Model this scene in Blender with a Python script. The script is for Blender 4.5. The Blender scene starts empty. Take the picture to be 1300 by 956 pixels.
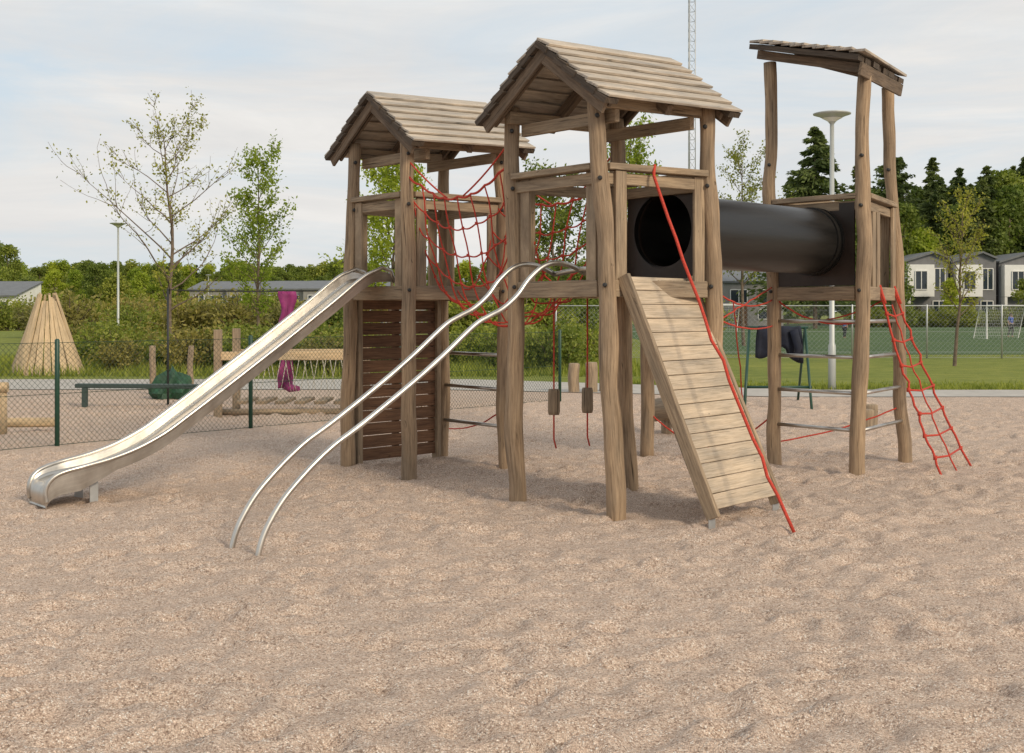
import bpy, math, random
import numpy as np
from mathutils import Vector, Matrix, noise
random.seed(7); np.random.seed(7)
K=1.25            # metres of depth per survey unit
scene=bpy.context.scene
col=scene.collection
def P(x,d,z=0.0): return Vector((x,K*d,z))

# ------------------------------------------------------------------ builders
class MB:
    def __init__(s): s.v=[];s.f=[];s.uv=[];s.sm=[];s.mi=[];s.m=0
    def face(s,idx,uvs,smooth=False):
        s.f.append(tuple(idx)); s.uv.extend(uvs); s.sm.append(smooth); s.mi.append(s.m)
    def hexa(s,p,L):
        L=Vector(L).normalized()
        W=L.cross(Vector((0,0,1)))
        if W.length<.1: W=L.cross(Vector((0,1,0)))
        W.normalize(); N=L.cross(W)
        o=random.uniform(0,60); o2=random.uniform(0,60)
        b=len(s.v); s.v.extend([Vector(q) for q in p])
        for q in ((3,2,1,0),(4,5,6,7),(0,1,5,4),(1,2,6,5),(2,3,7,6),(3,0,4,7)):
            s.face([b+i for i in q],[(p[i].dot(L)+o,p[i].dot(W)+p[i].dot(N)+o2) for i in q])
    def box(s,p0,p1,w,h,up=(0,0,1)):
        p0=Vector(p0);p1=Vector(p1)
        L=(p1-p0).normalized(); sd=L.cross(Vector(up))
        if sd.length<1e-3: sd=L.cross(Vector((0,1,0)))
        sd.normalize(); u=sd.cross(L)
        a=sd*w/2; c=u*h/2
        s.hexa([p0-a-c,p1-a-c,p1+a-c,p0+a-c,p0-a+c,p1-a+c,p1+a+c,p0+a+c],L)
    def tube(s,pts,r,n=8,caps=True,smooth=True,wob=0.0):
        pts=[Vector(p) for p in pts]
        if not hasattr(r,'__len__'): r=[r]*len(pts)
        T=[]
        for i in range(len(pts)):
            a=pts[max(0,i-1)];b=pts[min(len(pts)-1,i+1)]
            T.append((b-a).normalized())
        ref=Vector((0,0,1)) if abs(T[0].z)<.9 else Vector((1,0,0))
        U=T[0].cross(ref).normalized()
        b0=len(s.v); o=random.uniform(0,60); o2=random.uniform(0,60); ln=[0]
        ph=random.uniform(0,50)
        for i,p in enumerate(pts):
            U=(U-T[i]*U.dot(T[i])).normalized(); V=T[i].cross(U)
            if i: ln.append(ln[-1]+(p-pts[i-1]).length)
            for k in range(n):
                a=2*math.pi*k/n
                rr=r[i]*(1+wob*noise.noise(Vector((math.cos(a)*1.2+ph,math.sin(a)*1.2,ln[-1]*1.5)))) if wob else r[i]
                s.v.append(p+(U*math.cos(a)+V*math.sin(a))*rr)
        for i in range(len(pts)-1):
            for k in range(n):
                k2=(k+1)%n
                c0=k/n*2*math.pi*max(r[0],1e-3); c1=(k+1)/n*2*math.pi*max(r[0],1e-3)
                s.face((b0+i*n+k,b0+i*n+k2,b0+(i+1)*n+k2,b0+(i+1)*n+k),
                       [(ln[i]+o,c0+o2),(ln[i]+o,c1+o2),(ln[i+1]+o,c1+o2),(ln[i+1]+o,c0+o2)],smooth)
        if caps:
            e=b0+(len(pts)-1)*n
            s.face([b0+k for k in reversed(range(n))],[(o,o2+.02*k) for k in range(n)])
            s.face([e+k for k in range(n)],[(o,o2+.02*k) for k in range(n)])
    def lathe(s,c,prof,n=24):
        c=Vector(c); b=len(s.v)
        for r,z in prof:
            for k in range(n):
                a=2*math.pi*k/n; s.v.append(c+Vector((r*math.cos(a),r*math.sin(a),z)))
        for i in range(len(prof)-1):
            for k in range(n):
                k2=(k+1)%n
                s.face((b+i*n+k,b+i*n+k2,b+(i+1)*n+k2,b+(i+1)*n+k),[(i,k/n),(i,(k+1)/n),(i+1,(k+1)/n),(i+1,k/n)],True)
    def planks(s,c00,c10,c11,c01,n,gap,th,nrm,lift=0.0,jit=0.0,overlap=0.0,warp=.003):
        """planks run c00->c10, stacked towards c01"""
        nrm=Vector(nrm).normalized()
        for i in range(n):
            a=i/n+gap/2; b=(i+1)/n-gap/2+overlap
            A=c00.lerp(c01,a);B=c10.lerp(c11,a);C=c10.lerp(c11,b);D=c00.lerp(c01,b)
            L=(B-A).normalized() if (B-A).length>1e-4 else (c10-c00).normalized()
            j0=random.uniform(-jit,jit);j1=random.uniform(-jit,jit)
            A=A+L*j0;D=D+L*j0;B=B+L*j1;C=C+L*j1
            w=random.uniform(-warp,warp); w2=random.uniform(-warp,warp)
            lo=nrm*(lift+w); lo2=nrm*(lift+w2)
            s.hexa([A,B,C+lo,D+lo2,A+nrm*th,B+nrm*th,C+lo+nrm*th,D+lo2+nrm*th],L)

def thing(name,label,cat,loc=(0,0,0),group=None):
    o=bpy.data.objects.new(name,None); o.location=loc; o.empty_display_size=.2
    o["label"]=label; o["category"]=cat
    if group: o["group"]=group
    col.objects.link(o); return o
def adopt(o,parent):
    o.parent=parent
    if parent is not None:
        o.matrix_parent_inverse=Matrix.Translation(-Vector(parent.location)) if parent.parent is None else Matrix.Identity(4)
def build(mb,name,mat,parent=None,label=None,cat=None,origin=None,bevel=0,group=None,recalc=True,kind=None):
    org=Vector(origin) if origin is not None else Vector((0,0,0))
    me=bpy.data.meshes.new(name)
    me.from_pydata([tuple(p-org) for p in mb.v],[],mb.f)
    uvl=me.uv_layers.new(name="UVMap")
    flat=np.array(mb.uv,dtype=np.float32).ravel()
    uvl.data.foreach_set("uv",flat)
    me.polygons.foreach_set("use_smooth",mb.sm)
    mats=mat if isinstance(mat,(list,tuple)) else [mat]
    for m in mats: me.materials.append(m)
    me.polygons.foreach_set("material_index",mb.mi)
    if recalc:
        import bmesh
        bm=bmesh.new(); bm.from_mesh(me); bmesh.ops.recalc_face_normals(bm,faces=bm.faces); bm.to_mesh(me); bm.free()
    me.update()
    o=bpy.data.objects.new(name,me); o.location=org; col.objects.link(o)
    if parent is not None: adopt(o,parent)
    if label: o["label"]=label
    if cat: o["category"]=cat
    if group: o["group"]=group
    if kind: o["kind"]=kind
    if bevel:
        b=o.modifiers.new("bevel",'BEVEL'); b.width=bevel; b.segments=1; b.limit_method='ANGLE'; b.angle_limit=math.radians(60)
    return o
def copy_thing(root,loc,rot=0,sc=1,label=None,szc=None):
    n=root.copy(); col.objects.link(n); n.location=loc; n.rotation_euler=(0,0,rot)
    n.scale=(sc,sc,sc*(szc or 1))
    if label: n["label"]=label
    for ch in list(root.children):
        c=ch.copy(); col.objects.link(c); c.parent=n; c.matrix_parent_inverse=ch.matrix_parent_inverse.copy()
        for g in list(ch.children):
            gc=g.copy(); col.objects.link(gc); gc.parent=c; gc.matrix_parent_inverse=g.matrix_parent_inverse.copy()
    return n

# ------------------------------------------------------------------ materials
def newmat(name):
    m=bpy.data.materials.new(name); m.use_nodes=True
    nt=m.node_tree; b=nt.nodes["Principled BSDF"]; return m,nt,b
def N(nt,t,**kw):
    n=nt.nodes.new(t)
    for k,v in kw.items(): setattr(n,k,v)
    return n
def ramp(nt,src,stops):
    r=N(nt,'ShaderNodeValToRGB'); e=r.color_ramp.elements
    while len(e)<len(stops): e.new(.5)
    for i,(p,c) in enumerate(stops):
        e[i].position=p; e[i].color=(c[0],c[1],c[2],1) if hasattr(c,'__len__') else (c,c,c,1)
    nt.links.new(src,r.inputs[0]); return r.outputs[0]
def noise_n(nt,vec,scale,detail=4,rough=.55,vscale=None,dist=0):
    if vscale:
        mp=N(nt,'ShaderNodeMapping'); mp.inputs['Scale'].default_value=vscale
        nt.links.new(vec,mp.inputs[0]); vec=mp.outputs[0]
    n=N(nt,'ShaderNodeTexNoise'); n.inputs['Scale'].default_value=scale; n.inputs['Detail'].default_value=detail
    n.inputs['Roughness'].default_value=rough; n.inputs['Distortion'].default_value=dist
    nt.links.new(vec,n.inputs['Vector']); return n.outputs['Fac']
def mul(nt,a,b,mode='MULTIPLY',fac=1):
    m=N(nt,'ShaderNodeMix',data_type='RGBA',blend_type=mode); m.inputs[0].default_value=fac
    for src,i in ((a,6),(b,7)):
        if hasattr(src,'is_linked'): nt.links.new(src,m.inputs[i])
        else: m.inputs[i].default_value=(*src,1)
    return m.outputs[2]
def bump(nt,b,h,strength=.3,dist=.01):
    n=N(nt,'ShaderNodeBump'); n.inputs['Strength'].default_value=strength; n.inputs['Distance'].default_value=dist
    nt.links.new(h,n.inputs['Height']); nt.links.new(n.outputs[0],b.inputs['Normal'])
def wood(name,dark,light,rough=.8,crack=.5,fine=1.0,bd=.008):
    m,nt,b=newmat(name)
    uv=N(nt,'ShaderNodeUVMap').outputs[0]
    g=noise_n(nt,uv,1,7,.7,(3.2*fine,62*fine,1),.5)
    t=noise_n(nt,uv,1,4,.6,(1.3,5.0,1))
    cr=noise_n(nt,uv,1,3,.6,(1.6*fine,52*fine,1),.25)
    kn=noise_n(nt,uv,1,2,.5,(9,20,1),.6)
    c=ramp(nt,g,[(.30,dark),(.70,light)])
    c=mul(nt,c,ramp(nt,t,[(.3,(.67,.68,.70)),(.7,(1.26,1.19,1.10))]))
    ck=ramp(nt,cr,[(.0,crack*.3),(.33,crack),(.37,1.0)])
    c=mul(nt,c,ck); c=mul(nt,c,ramp(nt,kn,[(.22,.38),(.28,1.0)]))
    nt.links.new(c,b.inputs['Base Color']); b.inputs['Roughness'].default_value=rough
    b.inputs['Specular IOR Level'].default_value=.3
    h=mul(nt,g,ck)
    bump(nt,b,h,.7,bd)
    return m
def plain(name,c,rough=.6,metal=0,var=.15,scale=6,bmp=0):
    m,nt,b=newmat(name)
    co=N(nt,'ShaderNodeTexCoord').outputs['Object']
    n=noise_n(nt,co,scale,4)
    cc=ramp(nt,n,[(.3,tuple(x*(1-var) for x in c)),(.7,tuple(min(1,x*(1+var)) for x in c))])
    nt.links.new(cc,b.inputs['Base Color']); b.inputs['Roughness'].default_value=rough; b.inputs['Metallic'].default_value=metal
    if bmp: bump(nt,b,n,bmp,.01)
    return m
def leafmat(name,c1,c2,trans=.35,scale=.8):
    m,nt,b=newmat(name)
    co=N(nt,'ShaderNodeTexCoord').outputs['Object']
    n=noise_n(nt,co,scale,3)
    gi=N(nt,'ShaderNodeNewGeometry').outputs['Random Per Island']
    mm=N(nt,'ShaderNodeMath',operation='MULTIPLY_ADD'); nt.links.new(gi,mm.inputs[0]); mm.inputs[1].default_value=.5; 
    nt.links.new(n,mm.inputs[2])
    c=ramp(nt,mm.outputs[0],[(.45,c1),(1.0,c2)])
    oi=N(nt,'ShaderNodeObjectInfo').outputs['Random']
    c=mul(nt,c,ramp(nt,oi,[(0,(.75,.80,.85)),(1,(1.25,1.15,1.0))]))
    nt.links.new(c,b.inputs['Base Color']); b.inputs['Roughness'].default_value=.6
    b.inputs['Specular IOR Level'].default_value=.2
    tr=N(nt,'ShaderNodeBsdfTranslucent'); nt.links.new(mul(nt,c,(1.3,1.4,.6)),tr.inputs[0])
    mx=N(nt,'ShaderNodeMixShader'); mx.inputs[0].default_value=trans
    out=nt.nodes['Material Output']
    nt.links.new(b.outputs[0],mx.inputs[1]); nt.links.new(tr.outputs[0],mx.inputs[2]); nt.links.new(mx.outputs[0],out.inputs[0])
    return m

M_post=wood("weathered_round_wood",(.185,.13,.083),(.47,.355,.245),.85,.36,1.0,.006)
M_board=wood("weathered_board",(.185,.137,.095),(.44,.35,.25),.85,.42,1.0,.005)
M_roof=wood("grey_roof_plank",(.27,.24,.205),(.62,.56,.485),.85,.5,1.0,.002)
M_barge=wood("dark_barge_board",(.045,.036,.030),(.14,.112,.088),.85,.5)
M_ramp=wood("ramp_plank",(.35,.285,.21),(.62,.53,.42),.8,.55,1.0,.004)
M_fresh=wood("fresh_pale_wood",(.40,.30,.18),(.66,.52,.35),.75,.6)
M_slat=wood("reddish_brown_slat",(.085,.045,.027),(.23,.13,.078),.75,.5)
M_panel=plain("dark_laminate_panel",(.030,.020,.015),.4,0,.35,5)
M_bolt=plain("black_bolt_cap",(.02,.02,.02),.5)
M_red=plain("red_rope_fibre",(.50,.05,.028),.8,0,.3,90,.4)
M_grey_rope=plain("pale_rope_fibre",(.46,.42,.34),.85,0,.25,90,.4)
M_green=plain("dark_green_coated_steel",(.012,.055,.035),.45,0,.15,10)
M_dkbeam=plain("dark_grey_green_coated_steel",(.04,.06,.055),.5,0,.15,10)
M_greenmesh=plain("green_wire_coating",(.015,.045,.025),.6,0,.1,10)
M_greysteel=plain("galvanised_steel",(.42,.43,.43),.45,.6,.12,8)
M_purple=plain("purple_fabric",(.24,.024,.13),.65,0,.3,7)
M_jacket=plain("navy_jacket_cloth",(.010,.013,.026),.85,0,.4,9,.3)
M_sack=plain("green_tarpaulin",(.015,.065,.03),.6,0,.4,7,.4)
M_bark=plain("tree_bark",(.15,.11,.08),.9,0,.35,9,.5)
M_white=plain("white_render",(.72,.71,.68),.7,0,.06,1.5)
M_dkwall=plain("grey_cladding_dark",(.16,.16,.165),.7,0,.15,1.2)
M_ltwall=plain("grey_cladding",(.26,.25,.24),.75,0,.12,1.2)
M_rooft=plain("grey_roof_sheet",(.13,.135,.14),.55,0,.15,1.5)
M_glass=plain("window_glass",(.03,.04,.05),.08,0,.3,.7)
M_lampm=plain("lamp_pale_metal",(.44,.46,.44),.4,.2,.05,5)
M_globe=plain("lamp_frosted_cover",(.75,.75,.72),.3,0,.03,5)

def steel():
    m,nt,b=newmat("brushed_stainless_steel")
    uv=N(nt,'ShaderNodeUVMap').outputs[0]
    g=noise_n(nt,uv,1,5,.6,(1.2,160,1)); t=noise_n(nt,uv,2.5,6,.7); t2=noise_n(nt,uv,1,5,.6,(1.2,14,1))
    b.inputs['Metallic'].default_value=1
    c=mul(nt,ramp(nt,t,[(.3,(.50,.47,.425)),(.7,(.76,.725,.67))]),ramp(nt,g,[(.2,.85),(.8,1.05)]))
    c=mul(nt,c,ramp(nt,t2,[(.3,.80),(.7,1.06)]))
    nt.links.new(c,b.inputs['Base Color'])
    nt.links.new(ramp(nt,t,[(.3,.24),(.75,.46)]),b.inputs['Roughness'])
    bump(nt,b,g,.08,.002); return m
M_steel=steel()
def blacktube():
    m,nt,b=newmat("black_polyethylene_tube")
    uv=N(nt,'ShaderNodeUVMap').outputs[0]
    t=noise_n(nt,uv,1,5,.6,(1.0,6,1)); s=noise_n(nt,uv,1,4,.6,(3,60,1))
    nt.links.new(mul(nt,ramp(nt,t,[(.35,(.008,.0075,.007)),(.75,(.020,.018,.016))]),ramp(nt,s,[(.3,.85),(.75,1.4)])),b.inputs['Base Color'])
    nt.links.new(ramp(nt,t,[(.3,.30),(.7,.44)]),b.inputs['Roughness']); b.inputs['Specular IOR Level'].default_value=.45; return m
M_tube=blacktube()

def gravel():
    m,nt,b=newmat("pea_gravel")
    co=N(nt,'ShaderNodeTexCoord').outputs['Object']
    v=N(nt,'ShaderNodeTexVoronoi'); v.inputs['Scale'].default_value=150; nt.links.new(co,v.inputs['Vector'])
    v2=N(nt,'ShaderNodeTexVoronoi'); v2.inputs['Scale'].default_value=70; nt.links.new(co,v2.inputs['Vector'])
    sep=N(nt,'ShaderNodeSeparateColor'); nt.links.new(v.outputs['Color'],sep.inputs[0])
    sep2=N(nt,'ShaderNodeSeparateColor'); nt.links.new(v2.outputs['Color'],sep2.inputs[0])
    stone=ramp(nt,sep.outputs[0],[(0,(.28,.195,.145)),(.18,(.50,.37,.29)),(.6,(.64,.49,.385)),(.9,(.75,.605,.49)),(1,(.88,.80,.71))])
    edge=ramp(nt,v.outputs['Distance'],[(.3,1.0),(.8,.62)])
    c=mul(nt,stone,edge)
    c=mul(nt,c,ramp(nt,sep2.outputs[1],[(.0,(.66,.63,.60)),(.07,(.97,.97,.97)),(.93,(1.0,1.0,1.0)),(1.0,(1.28,1.28,1.28))]))
    big=noise_n(nt,co,.45,5,.6)
    c=mul(nt,c,ramp(nt,big,[(.3,(.95,.945,.94)),(.7,(1.06,1.05,1.04))]))
    nt.links.new(c,b.inputs['Base Color']); b.inputs['Roughness'].default_value=.9
    b.inputs['Specular IOR Level'].default_value=.2
    h1=N(nt,'ShaderNodeMath',operation='MULTIPLY'); h1.inputs[1].default_value=-.005; nt.links.new(v.outputs['Distance'],h1.inputs[0])
    m9=noise_n(nt,co,15,2,.5)
    h3=N(nt,'ShaderNodeMath',operation='MULTIPLY_ADD'); h3.inputs[1].default_value=.014; nt.links.new(m9,h3.inputs[0]); nt.links.new(h1.outputs[0],h3.inputs[2])
    bump(nt,b,h3.outputs[0],.85,1.0); return m
M_gravel=gravel()
def grass(name,c1,c2,sc=1.5):
    m,nt,b=newmat(name)
    co=N(nt,'ShaderNodeTexCoord').outputs['Object']
    a=noise_n(nt,co,sc,6,.7); f=noise_n(nt,co,40,4,.7); bg=noise_n(nt,co,.12,4,.6)
    c=ramp(nt,a,[(.3,c1),(.7,c2)])
    c=mul(nt,c,ramp(nt,f,[(.25,.55),(.75,1.35)])); c=mul(nt,c,ramp(nt,bg,[(.3,(.8,.85,.8)),(.7,(1.2,1.12,1.0))]))
    nt.links.new(c,b.inputs['Base Color']); b.inputs['Roughness'].default_value=.9; b.inputs['Specular IOR Level'].default_value=.15
    bump(nt,b,f,.6,.05); return m
M_lawn=grass("lawn_grass",(.14,.18,.035),(.27,.29,.07))
M_turf=grass("artificial_turf",(.075,.125,.055),(.10,.15,.065),.3)
M_path=plain("light_grey_path",(.42,.39,.35),.9,0,.12,3,.2)
M_line=plain("white_line_paint",(.7,.7,.7),.7)
L_young=leafmat("young_yellow_green_leaf",(.20,.26,.03),(.42,.47,.08),.5)
L_sparse=leafmat("olive_spring_leaf",(.15,.165,.04),(.36,.36,.09),.45)
L_mid=leafmat("mid_green_leaf",(.08,.12,.025),(.24,.29,.065),.35,.35)
L_dark=leafmat("conifer_needle",(.045,.070,.022),(.16,.20,.065),.25,.5)
L_shrub=leafmat("shrub_leaf",(.11,.15,.03),(.32,.35,.08),.35,1.2)
L_brown=leafmat("olive_shrub_leaf",(.14,.135,.045),(.34,.30,.10),.3,1.2)

# ------------------------------------------------------------------ ground
def make_ground():
    st=.040
    fx=np.arange(-9.5,9.5,st); fy=np.arange(3.2,24,st)
    x0=[-2500,-900,-300,-120,-60,-30,-18,-12]; y0=[-80,-20,-5,0,2]
    xs=np.concatenate([x0,fx,[12,18,30,60,120,300,900,2500]])
    ys=np.concatenate([y0,fy,[26,32,45,80,150,400,1200,3500]])
    nx,ny=len(xs),len(ys)
    Zg=np.zeros((ny,nx))
    for j,y in enumerate(ys):
        if not 3.3<y<23.5: continue
        for i,x in enumerate(xs):
            if -9.4<x<9.4:
                p=Vector((x,y,0))
                Zg[j,i]=.008*noise.noise(p*3.3)+.014*noise.noise(p*7.0)+.018*noise.noise(p*.8+Vector((7,7,7)))
    rs=np.random.RandomState(5)
    ox=len(x0); oy=len(y0)
    for _ in range(7500):          # trodden foot prints
        cx=rs.uniform(-9.2,9.2); cy=3.4+19.5*rs.rand()**1.15; a=rs.normal(.3,.8); L=rs.uniform(.08,.14); W=rs.uniform(.045,.075); dp=rs.uniform(.008,.030)
        i0=int((cx-.35-fx[0])/st);i1=int((cx+.35-fx[0])/st)+1;j0=int((cy-.35-fy[0])/st);j1=int((cy+.35-fy[0])/st)+1
        i0=max(i0,0);j0=max(j0,0);i1=min(i1,len(fx));j1=min(j1,len(fy))
        gx,gy=np.meshgrid(fx[i0:i1]-cx,fy[j0:j1]-cy)
        u=(gx*math.cos(a)+gy*math.sin(a))/L; v=(-gx*math.sin(a)+gy*math.cos(a))/W
        r2=u*u+v*v
        Zg[oy+j0:oy+j1,ox+i0:ox+i1]+=-dp*np.exp(-r2)+dp*.45*np.exp(-(np.sqrt(r2)-1.7)**2*2.5)
    E=np.minimum(1,np.minimum((9.4-np.abs(xs))[None,:],np.minimum((ys-3.3)/.5,(23.5-ys)/2.5)[:,None])).clip(0,1)
    Zg=Zg*E*1.25
    XX,YY=np.meshgrid(xs,ys)
    V=np.stack([XX,YY,Zg],2).reshape(-1,3)
    faces=[(j*nx+i,j*nx+i+1,(j+1)*nx+i+1,(j+1)*nx+i) for j in range(ny-1) for i in range(nx-1)]
    me=bpy.data.meshes.new("ground"); me.from_pydata(V.tolist(),[],faces)
    me.polygons.foreach_set("use_smooth",[True]*len(faces)); me.materials.append(M_gravel); me.update()
    o=bpy.data.objects.new("ground",me); col.objects.link(o); o["kind"]="structure"; o["label"]="trampled beige pea gravel playground surface"
make_ground()
def sheet(name,pts,z,mat,label):
    me=bpy.data.meshes.new(name); me.from_pydata([(p[0],p[1],z) for p in pts],[],[tuple(range(len(pts)))])
    me.materials.append(mat); o=bpy.data.objects.new(name,me); col.objects.link(o); o["kind"]="structure"; o["label"]=label; return o
near=[(-2000,K*20.3),(-1.5,K*20.0),(5,K*18.3),(2000,K*18.0)]
far=[(-2000,K*23.6),(-1.0,K*23.0),(6,K*19.9),(2000,K*19.5)]
sheet("path",near+far[::-1],.012,M_path,"pale grey path along the gravel yard")
sheet("lawn",[(p[0],p[1]-.05) for p in far]+[(2000,3400),(-2000,3400)],.006,M_lawn,"green lawn beyond the path")
sheet("sports_field",[(7,K*36),(160,K*36),(160,K*120),(7,K*120)],.014,M_turf,"green artificial turf sports field")
sheet("field_line",[(8,K*38),(150,K*38),(150,K*38+.15),(8,K*38+.15)],.020,M_line,"white painted touchline on the turf")
sheet("field_goal_line",[(8,K*90),(150,K*90),(150,K*90+.3),(8,K*90+.3)],.020,M_line,"white painted goal line on the turf")

# ------------------------------------------------------------------ towers
class Post:
    def __init__(s,bx,bd,tx,td,zt,r=.08):
        s.b=P(bx,bd,0); s.t=P(tx,td,zt); s.r=r*.88
    def at(s,z):
        q=s.b.lerp(s.t,z/s.t.z); q.z=z; return q
up=Vector((0,0,1))
def make_post(p,parent):
    mb=MB(); pts=[];rr=[];ph=random.uniform(0,99);n=36
    for i in range(n+1):
        z=-.25+(p.t.z+.25)*i/n
        q=p.b+(p.t-p.b)*(z/p.t.z)
        q=q+Vector((noise.noise(Vector((ph,z*.75,0))),noise.noise(Vector((ph,z*.75,5))),0))*.036
        q=q+Vector((noise.noise(Vector((ph,z*2.4,20))),noise.noise(Vector((ph,z*2.4,25))),0))*.016
        pts.append(q); rr.append(p.r*(1.06-.16*i/n)*(1+.13*noise.noise(Vector((ph,z*2.6,9)))))
    mb.tube(pts,rr,22,True,True,.12)
    build(mb,"post",M_post,parent)
ZP=1.85; ZR=2.72
def rail_face(mb,a,b,top=True,beam=True,boards=True,zb=ZP):
    A=a.at(ZP);B=b.at(ZP);d=(B-A); Ln=d.length; d=d.normalized(); z=up
    if beam: mb.box(A+d*.07-z*.075,B-d*.07-z*.075,.05,.13)
    if top:
        C=a.at(ZR);D=b.at(ZR); mb.box(C+d*.05,D-d*.05,.13,.05)
        mb.box(C+d*.06-z*.09,D-d*.06-z*.09,.035,.09)
    if boards:
        for s in (.15,Ln-.15):
            q=A+d*s; q0=Vector((q.x,q.y,ZP-.02)); q1=Vector((q.x,q.y,ZR-.03))
            mb.box(q0,q1,.11,.03,up=Vector((-d.y,d.x,0)))
def deck(mb,A,B,D,C):
    a,b,d,c=[p.at(ZP-.035) for p in (A,B,D,C)]
    mb.planks(a,b,d,c,8,.012,.03,up)
M_bargem=wood("brown_barge_board",(.09,.068,.05),(.25,.19,.14),.85,.5)
def gable_roof(parent,rn,rf,half,drop):
    L=(rf-rn).normalized(); z=up
    mb=MB(); mbd=MB(); ends={0:MB(),1:MB()}
    for sgn in (1,-1):
        h=half*sgn-z*drop
        en=rn+h; ef=rf+h
        n=L.cross(h).normalized()
        if n.z<0: n=-n
        mb.planks(rn-L*.02-h*.02,rf+L*.04-h*.02,ef+L*.04,en-L*.02,7,.0,.022,n,.030,.012,.03,.0015)
        for i in range(7):
            for ei,(q,e_,sg) in enumerate(((rn,en,-1),(rf,ef,1))):
                A=q.lerp(e_,i/7)+n*.004; B=q.lerp(e_,(i+1)/7+.025)+n*.024
                o1=L*sg*(.035+random.uniform(-.008,.012)); i1=-L*sg*.10
                lo=-n*.050
                ends[ei].hexa([A+i1+lo,A+o1+lo,B+o1+lo,B+i1+lo,A+i1-n*.004,A+o1-n*.004,B+o1-n*.004,B+i1-n*.004],h)
        for q,off in ((rn,.02),(rf,-.02)):
            mbd.box(q+L*off-n*.09,q+L*off+h*1.0-n*.075,.03,.10,up=n)
        for q,off in ((rn,.10),(rf,-.10)):
            mbd.box(q+L*off-n*.07,q+L*off+h*.96-n*.055,.03,.06,up=n)
        q=rn.lerp(rf,.5); mbd.box(q-n*.05,q+h*.97-n*.05,.06,.09,up=n)
    build(mb,"roof",M_roof,parent,bevel=.003)
    build(mbd,"barge_board",M_bargem,parent,bevel=.004)
    for e in ends.values(): build(e,"gable_shingle_edge",M_barge,parent)
    m3=MB()
    m3.box(rn+L*.14-z*.10,rf-L*.14-z*.10,.07,.12)
    for sgn in (1,-1):
        h=half*sgn*.74-z*(drop*.74+.12)
        m3.box(rn+L*.14+h,rf-L*.14+h,.06,.10)
    for q,off in ((rn,.30),(rf,-.3)):
        m3.box(q+L*off+half*.74-z*(drop*.74+.22),q+L*off-half*.74-z*(drop*.74+.22),.05,.10)
    build(m3,"roof_beam",M_board,parent,bevel=.004)
def bolts(parent,posts):
    for p in posts:
        for zz in (1.80,2.62,3.1):
            if zz>p.t.z: continue
            mb=MB(); q=p.at(zz); dirn=Vector((-q.x*.2,-1,0)).normalized()
            mb.tube([q+dirn*.03,q+dirn*(p.r+.016),q+dirn*(p.r+.024)],[.018,.018,.010],8)
            build(mb,"bolt_cap",M_bolt,parent)
def plate_hole(mb,O,s,w,z0,z1,cx,cz,r,th):
    nrm=Vector((-s.y,s.x,0))*th/2
    ang=[2*math.pi*i/48 for i in range(48)]
    for X_ in (0,w):
        for Z in (z0,z1): ang.append(math.atan2(Z-cz,X_-cx)%(2*math.pi))
    ang=sorted(ang); ins=[];out=[]
    for a in ang:
        c,sn=math.cos(a),math.sin(a); t=1e9
        if c>1e-6:t=min(t,(w-cx)/c)
        if c<-1e-6:t=min(t,-cx/c)
        if sn>1e-6:t=min(t,(z1-cz)/sn)
        if sn<-1e-6:t=min(t,(z0-cz)/sn)
        for lst,rr in ((ins,r),(out,t)):
            lst.append(Vector((O.x,O.y,0))+s*(cx+c*rr)+Vector((0,0,cz+sn*rr)))
    n=len(ang); b=len(mb.v)
    for lst in (ins,out):
        for sg in (1,-1): mb.v.extend([p+nrm*sg for p in lst])
    uv=[(0,0)]*4
    for i in range(n):
        j=(i+1)%n
        mb.face((b+i,b+j,b+2*n+j,b+2*n+i),uv); mb.face((b+n+j,b+n+i,b+3*n+i,b+3*n+j),uv)
        mb.face((b+i,b+n+i,b+n+j,b+j),uv); mb.face((b+2*n+i,b+2*n+j,b+3*n+j,b+3*n+i),uv)

mA=Post(.05,8.26,-.005,8.26,3.30,.083); mB=Post(.80,7.55,.655,7.6,3.26,.083)
mC=Post(1.04,8.75,.93,8.75,3.30,.078); mD=Post(1.72,8.12,1.585,8.06,3.28,.08)
T=thing("play_tower","weathered wooden play tower with gabled plank roof and climbing ramp","play tower",mB.b,"playground towers")
for p in (mA,mB,mC,mD): make_post(p,T)
mb=MB(); deck(mb,mA,mB,mD,mC); build(mb,"platform",M_board,T,bevel=.003)
mb=MB(); rail_face(mb,mA,mB); rail_face(mb,mB,mD); rail_face(mb,mA,mC); rail_face(mb,mC,mD,boards=False)
build(mb,"railing",M_board,T,bevel=.004)
mb=MB(); a=mC.at(ZP);b_=mD.at(ZP); s=(b_-a); w=s.length-.16; s.normalize(); O=a+s*.08
plate_hole(mb,O,s,w,ZP,ZR-.06,w*.5,2.29,.31,.02); build(mb,"tunnel_panel",M_panel,T)
gable_roof(T,P(.22,7.77,3.73),P(.22+1.12,7.77+.64*1.12,3.76),P(.485,-.455),.55)
bolts(T,(mA,mB,mD))
lA=Post(-1.68,10.0,-1.60,10.0,3.30,.08); lB=Post(-.977,9.39,-1.0,9.42,3.28,.08)
lC=Post(-.77,10.75,-.74,10.7,3.32,.075); lD=Post(-.07,10.05,-.11,10.0,3.3,.078)
T2=thing("play_tower","weathered wooden play tower with gabled roof behind the steel slide","play tower",lB.b,"playground towers")
for p in (lA,lB,lC,lD): make_post(p,T2)
mb=MB(); deck(mb,lA,lB,lD,lC); build(mb,"platform",M_board,T2,bevel=.003)
mb=MB(); rail_face(mb,lA,lB); rail_face(mb,lB,lD); rail_face(mb,lA,lC); rail_face(mb,lC,lD)
build(mb,"railing",M_board,T2,bevel=.004)
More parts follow.
